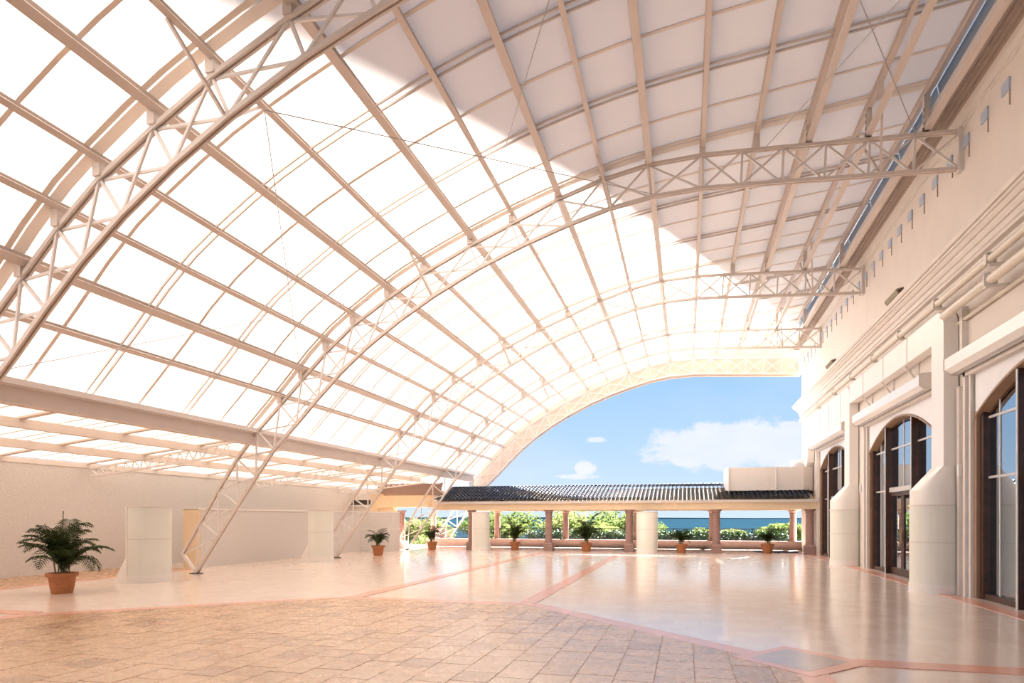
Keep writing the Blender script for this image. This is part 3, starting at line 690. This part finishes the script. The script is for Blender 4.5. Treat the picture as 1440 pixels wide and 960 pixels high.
# ------------------------------------------------------------------ free-standing ribbed casings
def half_casing(cx, cy, R_, rz, label, gs=1):
    """flat back on local +Y, bulge towards local -Y"""
    t = thing('ribbed_casing', label, 'casing', (cx, cy, 0), rz)
    n = 28
    def ring(r, z): return [(r*math.cos(math.pi+math.pi*i/n), r*.95*math.sin(math.pi+math.pi*i/n), z) for i in range(n+1)]
    for z0, z1, nm, m_, r in ((0,.2,'skirt','duct',R_+.01), (.2,1.13,'lower_casing','ribbed',R_), (1.16,1.97,'upper_casing','ribbed',R_), (1.13,1.16,'joint_band','white_steel',R_+.01), (1.97,2.0,'joint_band','white_steel',R_+.015)):
        MB().rings([ring(r, z0), ring(r, z1)]).build(nm, m_, t, smooth=True)
    MB().box(-R_-.02, R_+.02, 0, .03, 0, 2.0).build('back_plate', 'duct', t)
    MB().prism([(.03, 0), (.45, 0), (.03, .72)], 'x', gs*(R_-.02)-.012, gs*(R_-.02)+.012).build('gusset', 'duct', t)
    return t
PI = math.pi
half_casing(-14.0, 14.02, .62, PI/2, 'free-standing ribbed half-round casing between the nearest potted palm and a truss foot', -1)
half_casing(-14.05, 22.4, .62, PI/2, 'free-standing ribbed half-round casing in front of the low stucco screen', -1)
half_casing(-10.4, 31.95, .46, 0, 'free-standing ribbed casing in front of the colonnade, left of its second palm', 1)
half_casing(-1.85, 31.9, .49, 0, 'free-standing ribbed casing right of the middle colonnade column, with the sea behind', 1)

# ------------------------------------------------------------------ colonnade
bm_ = thing('colonnade_beam', 'cream and tan beam carried by the front columns under the tiled roof', 'beam')
MB().box(-13.0, W-.02, 32.12, 32.72, 2.11, 2.44).build('beam_face', 'tan_wall', bm_)
MB().box(-13.02, W-.02, 32.0, 32.75, 2.44, 2.57).build('fascia', 'frieze', bm_)
bb = thing('rear_colonnade_beam', 'shaded beam over the rear row of columns behind the railing', 'beam')
MB().box(-13.0, W-.02, 36.95, 37.45, 2.11, 2.57).build('beam_face', 'tan_wall', bb)
MB().box(-13.0, W-.02, 32.72, 36.95, 2.50, 2.56).build('ceiling_board', 'tan_wall', bb)
def column(x_, y_, label, grp):
    t = thing('stone_column', label, 'column', (x_, y_, 0), 0, grp)
    MB().box(-.235,.235,-.235,.235,0,.38).prism([(-.235,-.235),(.235,-.235),(.235,.235),(-.235,.235)],'z',0,.0).build('plinth', 'pink_stone', t)
    MB().rings([[(-.235,-.235,.38),(.235,-.235,.38),(.235,.235,.38),(-.235,.235,.38)],[(-.19,-.19,.44),(.19,-.19,.44),(.19,.19,.44),(-.19,.19,.44)]]).build('plinth_slope', 'pink_stone', t)
    MB().lathe([(.20,.44),(.185,.5),(.18,1.2),(.165,1.92)], 24).build('shaft', 'pink_stone', t, smooth=True)
    MB().lathe([(.18,1.90),(.195,1.92),(.195,1.95),(.18,1.97),(.205,2.02),(.24,2.05),(.255,2.08),(.255,2.11)], 24).build('capital', 'pink_stone', t, smooth=True)
    return t
CX = [-15.1, -11.05, -6.85, -2.75, 1.4, 5.55]
fl = ['far left end beside the curved white screen','behind the left ribbed casing','left of the centre palm','left of the right ribbed casing','between the two right palms','at the right wall end']
for x_, l in zip(CX, fl): column(x_, 32.4, f'pink stone column of the front row, {l}', 'front row of colonnade columns')
for x_, l in zip(CX, ['at its left end','second from the left','third from the left','fourth from the left','fifth from the left','at its right end']): column(x_ if x_ > -12 else -15.2, 37.2, f'pink stone column of the rear row on the low parapet, {l}', 'rear row of colonnade columns')
pw = thing('parapet', 'low dusky pink parapet wall under the railing', 'wall')
MB().box(-15.5, W, 36.75, 37.05, 0, .40).build('body', 'pink_render', pw); MB().box(-15.5, W, 36.72, 37.08, .40, .45).build('coping', 'pink_stone', pw)
bars = ['far left bay','second bay from the left','third bay from the left','fourth bay from the left','bay at the right end']
barm = MB().box(-.009,.009,-.009,.009,.54,1.08).mesh('baluster','iron')
for k in range(5):
    a, b = CX[k]+.25, CX[k+1]-.25
    t = thing('iron_railing', f'thin black iron railing on the pink parapet, {bars[k]}', 'railing', (0, 36.9, .0), 0, 'railing panels of the terrace')
    MB().box(a, b, -.02, .02, 1.08, 1.12).build('top_rail', 'iron', t); MB().box(a, b, -.015, .015, .52, .545).build('bottom_rail', 'iron', t)
    for p in (a, (a+b)/2, b): MB().box(p-.02, p+.02, -.02, .02, .45, 1.12).build('railing_post', 'iron', t)
    n = int((b-a)/.125)
    for i in range(1, n): obj('baluster', barm, t, (a+(b-a)*i/n, 0, 0))
# tiled roof of the colonnade
rf = thing('tiled_roof', 'low colonnade roof of blue glazed barrel tiles', 'roof')
m = MB(); rx0, rx1 = -13.0, 5.85; nr, slope = 9, (3.42-2.60)/(34.85-31.85); pitch = .205
ncol = int((rx1-rx0)/pitch)
for face in (0, 1):
    for r in range(nr):
        if face == 0: ya = 31.85+r*(3.0/nr); yb = ya+3.0/nr+.05; za, zb = 2.60+(ya-31.85)*slope, 2.60+(yb-31.85)*slope
        else: ya = 37.85-r*(3.0/nr); yb = ya-3.0/nr-.05; za, zb = 2.60+(37.85-ya)*slope, 2.60+(37.85-yb)*slope
        for c in range(ncol):
            X = rx0+c*pitch+pitch/2; rr = .090; jz = random.uniform(-.006, .006)
            sec = [(math.cos(PI*i/5)*rr, math.sin(PI*i/5)*rr) for i in range(6)]
            m.rings([[(X+a*1.1, ya, za+.06+b*1.15+jz) for a, b in sec], [(X+a*.85, yb, zb+b*.9+.0+jz) for a, b in sec]], closed=False, cap=False)
            m.add([(X+rr, ya, za+.02), (X+pitch-rr, ya, za+.02), (X+pitch-rr, yb, zb-.01), (X+rr, yb, zb-.01), (X+pitch/2, ya, za-.02), (X+pitch/2, yb, zb-.045)], [(0,4,5,3),(4,1,2,5)])
o = m.build('roof_tiles', 'roof_tile', rf, smooth=True); o['kind'] = 'stuff'
MB().tube((rx0, 34.85, 3.44), (rx1, 34.85, 3.44), .08, 10).build('ridge_cap', 'roof_tile', rf, smooth=True)
MB().prism([(32.05,2.50),(37.65,2.50),(34.85,3.26)], 'x', rx0+.05, rx1).build('roof_deck', 'tan_wall', rf)
en = thing('terrace_enclosure', 'beige panelled enclosure standing on the tiled roof beside the right wall', 'enclosure')
sec = [(1.84,33.5),(1.84,33.15),(1.98,32.98),(3.8,32.95),(5.4,33.05),(5.86,33.4),(5.86,34.3),(1.84,34.3)]
MB().prism(sec, 'z', 3.02, 4.15).build('panel_wall', 'plaster', en)
for x_ in (2.0, 4.15): MB().box(x_-.025, x_+.025, 32.9, 32.96, 2.62, 4.15).build('support_strip', 'duct', en)
ac = thing('air_unit', 'white air conditioning unit above the beige enclosure by the wall', 'appliance')
MB().box(5.1, 5.85, 34.6, 35.3, 3.4, 4.6).build('housing', 'white_plastic', ac)
MB().lathe([(.26,0),(.26,.03),(.04,.03),(.04,.05)], 20).build('fan_grille', 'bar', ac, (5.45, 34.58, 4.2)).rotation_euler = (PI/2, 0, 0)
tag(MB().box(3.3, 5.3, 33.6, 34.9, 0, .012).build('shadow_patch', 'shadow_dark'), 'building shadow painted as a dark blue patch on the floor behind the rightmost palm', 'shadow')  # thin dark sheet painted in as the building's shadow on the floor

# ------------------------------------------------------------------ potted palms
def frond(seed, L_=1.0, droop=1.0):
    r = random.Random(seed); m = MB(); st = MB(); pts = []; p = Vector((0,0,0)); ang = math.radians(78); n = 16
    for i in range(n+1):
        pts.append((p.copy(), ang)); p = p+Vector((math.cos(ang), 0, math.sin(ang)))*L_/n; ang -= math.radians(7.6*droop)*(.35+1.2*i/n)
    for (a, _), (b, _) in zip(pts, pts[1:]): st.tube(a, b, .007, 4)
    n2_ = 25
    for i in range(3, n2_+1):
        f_ = i/n2_; k = min(n-1, int(f_*n)); a, an = pts[k]; b, _ = pts[k+1]; q = a.lerp(b, f_*n-k); t_ = Vector((math.cos(an), 0, math.sin(an))); up = Vector((-math.sin(an), 0, math.cos(an)))
        ll = .34*L_*math.sin(PI*min(1, .18+.80*f_))**.7*(.9+.2*r.random())
        for s_ in (-1, 1):
            d = (Vector((0, s_, 0))*.85+t_*.62+up*.25).normalized(); w2 = t_*.0145
            mid = q+d*ll*.5; tip = q+d*ll*.95-Vector((0,0,1))*ll*(.30+.25*r.random())
            m.add([q-w2*.5, q+w2*.5, mid+w2, tip, mid-w2], [(0,1,2,4),(4,2,3)])
    return m, st
FR = []; GF = []
for s_ in range(6):
    m, st = frond(s_, 1.0, [.8, 1.0, 1.2, .6, 1.35, .9][s_]); m.add(st.v, st.f)
    FR.append(m.mesh('frond', 'leaf')); GF.append(m.mesh('frond', 'garden_leaf'))
potm = MB().lathe([(.20,0),(.205,.02),(.235,.16),(.232,.165),(.262,.36),(.30,.365),(.31,.38),(.31,.44),(.285,.45),(.265,.44),(.262,.40)], 32, cap=False).mesh('pot_body', 'terracotta', True)
soilm = MB().lathe([(.264,.40),(.264,.405)], 24).mesh('soil', 'soil'); potb = MB().lathe([(.20,0),(.20,.02)], 24).mesh('pot_base', 'terracotta')
stm = MB().tube((0,0,0),(0,0,.45),.016,6).mesh('cane', 'stem'); spm = MB().sect((0,0,0),(0,0,1),[(-.006,-.006),(.006,-.006),(.006,.006),(-.006,.006)],(1,0,0)).mesh('spear', 'leaf')
def palm(x_, y_, label, sc_pot, spread, height, seed, n=26, spears=0):
    r = random.Random(seed); t = thing('potted_palm', label, 'plant', (x_, y_, 0), 0, 'potted palms on the terrace')
    o = obj('pot', potm, t); o.scale = (sc_pot, sc_pot, sc_pot)
    obj('soil', soilm, o); obj('pot_base', potb, o)
    z0 = .40*sc_pot
    for i in range(7):
        o = obj('cane', stm, t, (r.uniform(-.1,.1), r.uniform(-.1,.1), z0), (r.uniform(-.2,.2), r.uniform(-.2,.2), 0))
    for i in range(n):
        az_ = 2*PI*(i*.381966)+r.uniform(-.25,.25); ti = r.uniform(-.05, .62)*(1 if i > n*.35 else .15); f_ = i/n
        o = obj('frond', FR[(seed+i) % 6], t, (r.uniform(-.08,.08), r.uniform(-.08,.08), z0+r.uniform(.05, .45*height*(1-f_*.6))), None)
        L_ = spread*r.uniform(.75, 1.08); o.rotation_euler = (0, ti*.8, az_); o.scale = (L_, L_, L_*(height if i < n*.4 else min(height, .95)))
    for i in range(spears):
        o = obj('spear', spm, t, (r.uniform(-.05,.05), 0, z0+.3), (0, [-.52, .06][i % 2], 0)); o.scale = (1, 1, .98 if i == 0 else 1.15)
palm(-13.65, 11.32, 'big potted palm at the left by the stucco wall, with tall bare spears', 1.03, 1.14, 1.12, 11, 30, 2)
palm(-13.52, 26.5, 'potted palm in front of the rounded white screen', 1.0, .80, .92, 12, 24)
palm(-13.12, 31.9, 'potted palm in front of the railing beside the fourth truss foot', .95, .75, 1.1, 13, 24)
palm(-8.82, 33.0, 'tall potted palm between the left casing and the column left of centre', .95, .95, 1.35, 14, 26)
palm(-4.9, 32.4, 'widest tall potted palm of the colonnade, at its middle', 1.0, 1.0, 1.3, 15, 28)
palm(-.23, 32.3, 'potted palm right of the casing with the sea behind it', .95, .78, 1.0, 16, 24)
palm(3.77, 32.9, 'rightmost potted palm near the column at the wall', 1.02, .72, .85, 17, 22)

# ------------------------------------------------------------------ beyond the terrace
def leafcloud(center, rad, n, size, rng, m=None):
    m = m or MB()
    for _ in range(n):
        d = Vector((rng.gauss(0,1), rng.gauss(0,1), rng.gauss(0,1))).normalized()*(rng.random()**.45)
        p = Vector(center)+Vector((d.x*rad[0], d.y*rad[1], d.z*rad[2])); a = Vector((rng.gauss(0,1), rng.gauss(0,1), rng.gauss(0,.6))).normalized(); b = a.cross(Vector((rng.gauss(0,1), rng.gauss(0,1), rng.gauss(0,1)))).normalized()
        s_ = size*rng.uniform(.6, 1.3); m.add([p-a*s_, p+b*s_*.45, p+a*s_, p-b*s_*.45], [(0,1,2),(0,2,3)])
    return m
for k in range(1, 5):
    rng = random.Random(50+k); a, b = CX[k]+.2, CX[k+1]-.2
    if k == 1: a += 1.6
    m = MB(); x_ = a
    while x_ < b: leafcloud((x_, 37.82, .54), (.28, .28, .48), 150, .085, rng, m); m.tube((x_, 37.82, .0), (x_, 37.82, .5), .012, 5); x_ += .22
    tag(m.build('hedge', 'hedge'), f'dark green clipped hedge behind the railing, {bars[k]}', 'hedge', None, 'stuff')
gd = MB().box(-400, 400, 38.2, 72, -3.4, -3.0).build('ground', 'ground'); struct(gd)
gd2 = MB().box(-60, 60, -60, -10, -.31, -.01).build('ground', 'ground'); struct(gd2)
se = MB().add([(-6000, 70, -5.5), (6000, 70, -5.5), (6000, 7000, -5.5), (-6000, 7000, -5.5)], [(0,1,2,3)]).build('sea', 'sea'); struct(se)
tag(MB().prism([(-6000,-5.4),(6000,-5.4),(6000,-2),(3000,3),(500,1),(-800,7),(-2500,6),(-6000,12)], 'y', 5200, 5230).build('far_coast', mat('hazy_coast', (.13, .155, .18), .9)), 'faint hazy coastline on the sea horizon', 'coast')
def tree(x_, y_, zt, rad, label, m_='tree', flat=1.0, seed=0, blobs=9):
    rng = random.Random(seed); t = thing('leafy_tree', label, 'tree', (x_, y_, -3.0)); h = zt+3.0
    m = MB()
    for i in range(blobs):
        a = rng.uniform(0, 2*PI); rr = rad*rng.uniform(.15, .75); br = rad*rng.uniform(.32, .5)
        leafcloud((rr*math.cos(a), rr*math.sin(a)*.8, h-br*flat-abs(rr)*.35*flat-rng.uniform(0, rad*.5*flat)), (br, br, br*.75*flat), 420, .16, rng, m)
    o = m.build('crown', m_, t); o['kind'] = 'stuff'
    tb = MB(); tb.rings([[(.16*(1-.5*z)*math.cos(2*PI*i/8)+.15*z*math.sin(seed), .16*(1-.5*z)*math.sin(2*PI*i/8), z*(h-rad*.6)) for i in range(8)] for z in (0,.5,1)])
    for i in range(4):
        a = i*1.57+seed; tb.tube((0, 0, (h-rad)*.75), (rad*.5*math.cos(a), rad*.5*math.sin(a), h-rad*.6), .06, 6)
    tb.build('trunk', 'bark', t)
specs = [(-22.5, 52, 2.6, 3.0, 'yellow-green tree seen through the leftmost colonnade opening', 'tree_b'),
         (-20.6, 61, 2.7, 2.7, 'light green tree behind the outer truss leg', 'tree'),
         (-14.6, 52, 3.3, 3.4, 'broad light green tree behind the tall palm left of centre', 'tree'),
         (-11.4, 64, 3.5, 3.7, 'yellow-green tree behind the column left of centre', 'tree_b'),
         (-6.2, 54, 3.4, 3.6, 'tall light green tree behind the middle palm', 'tree'),
         (-3.6, 67, 2.5, 3.2, 'spreading green tree left of the sea view', 'tree'),
         (1.2, 50, 1.15, 1.6, 'green bush left of the column between the two right palms, against the sea', 'tree'),
         (3.8, 54, 1.0, 1.3, 'small rounded palm-like bush just right of that column, against the sea', 'tree_b'),
         (7.2, 52, 1.75, 2.3, 'flat-topped sea grape tree behind the rightmost palm', 'tree')]
for i, (x_, y_, zt, rad, lb, m_) in enumerate(specs): tree(x_, y_, zt, rad, lb, m_, .55 if i >= 6 else .85, i+3, 9 if rad > 2 else 6)
for i, (x_, y_, lb) in enumerate(((-26, 56, 'far left'), (-20.3, 47, 'behind the left railing bay'), (-11.9, 45.5, 'behind the palm left of centre'), (-.9, 47, 'under the sea view'), (4.9, 46, 'below the flat-topped tree'), (-8, 46, 'behind the middle railing bay'))):
    rng = random.Random(90+i); m = MB()
    for q in range(9): leafcloud((rng.uniform(-2.6, 2.6), rng.uniform(-1,1), 1.3+rng.uniform(0, 1.6)), (1.1, 1.0, .9), 260, .13, rng, m)
    o = m.build('shrub', 'tree_b' if i % 2 else 'tree', None, (x_, y_, -3)); tag(o, f'mass of light green shrubs beyond the terrace, {lb}', 'shrub')
rng = random.Random(4); o = leafcloud((0,0,0), (.55,.4,.6), 400, .08, rng).build('flowering_shrub', 'pink_flower', None, (-16.9, 43, .55)); m = MB().tube((0,0,-3.55), (0,0,-.1), .05, 6).build('stem', 'bark', o)
tag(o, 'small pink flowering shrub beyond the left railing', 'shrub')
# outdoor palm crown seen between the columns
for i, (x_, y_, z_, s_, lb) in enumerate(((-11.6, 44, 1.35, 1.7, 'feathery palm crown beyond the railing left of centre'), (-5.2, 43, 1.5, 1.5, 'feathery palm crown beyond the railing behind the middle palm'), (-17.6, 44, 1.0, 1.4, 'feathery palm crown beyond the leftmost railing'))):
    t = thing('garden_palm', lb, 'palm', (x_, y_, -3.0)); MB().lathe([(.16,0),(.12,1.5),(.10,z_+3-1.0)], 10).build('trunk', 'bark', t, smooth=True)
    rng = random.Random(i)
    for k in range(18):
        o = obj('frond', GF[k % 6], t, (0, 0, z_+3-1.05)); L_ = s_*rng.uniform(.85, 1.1); o.rotation_euler = (0, rng.uniform(-.1,.6), k*2.4); o.scale = (L_, L_, L_*.8)
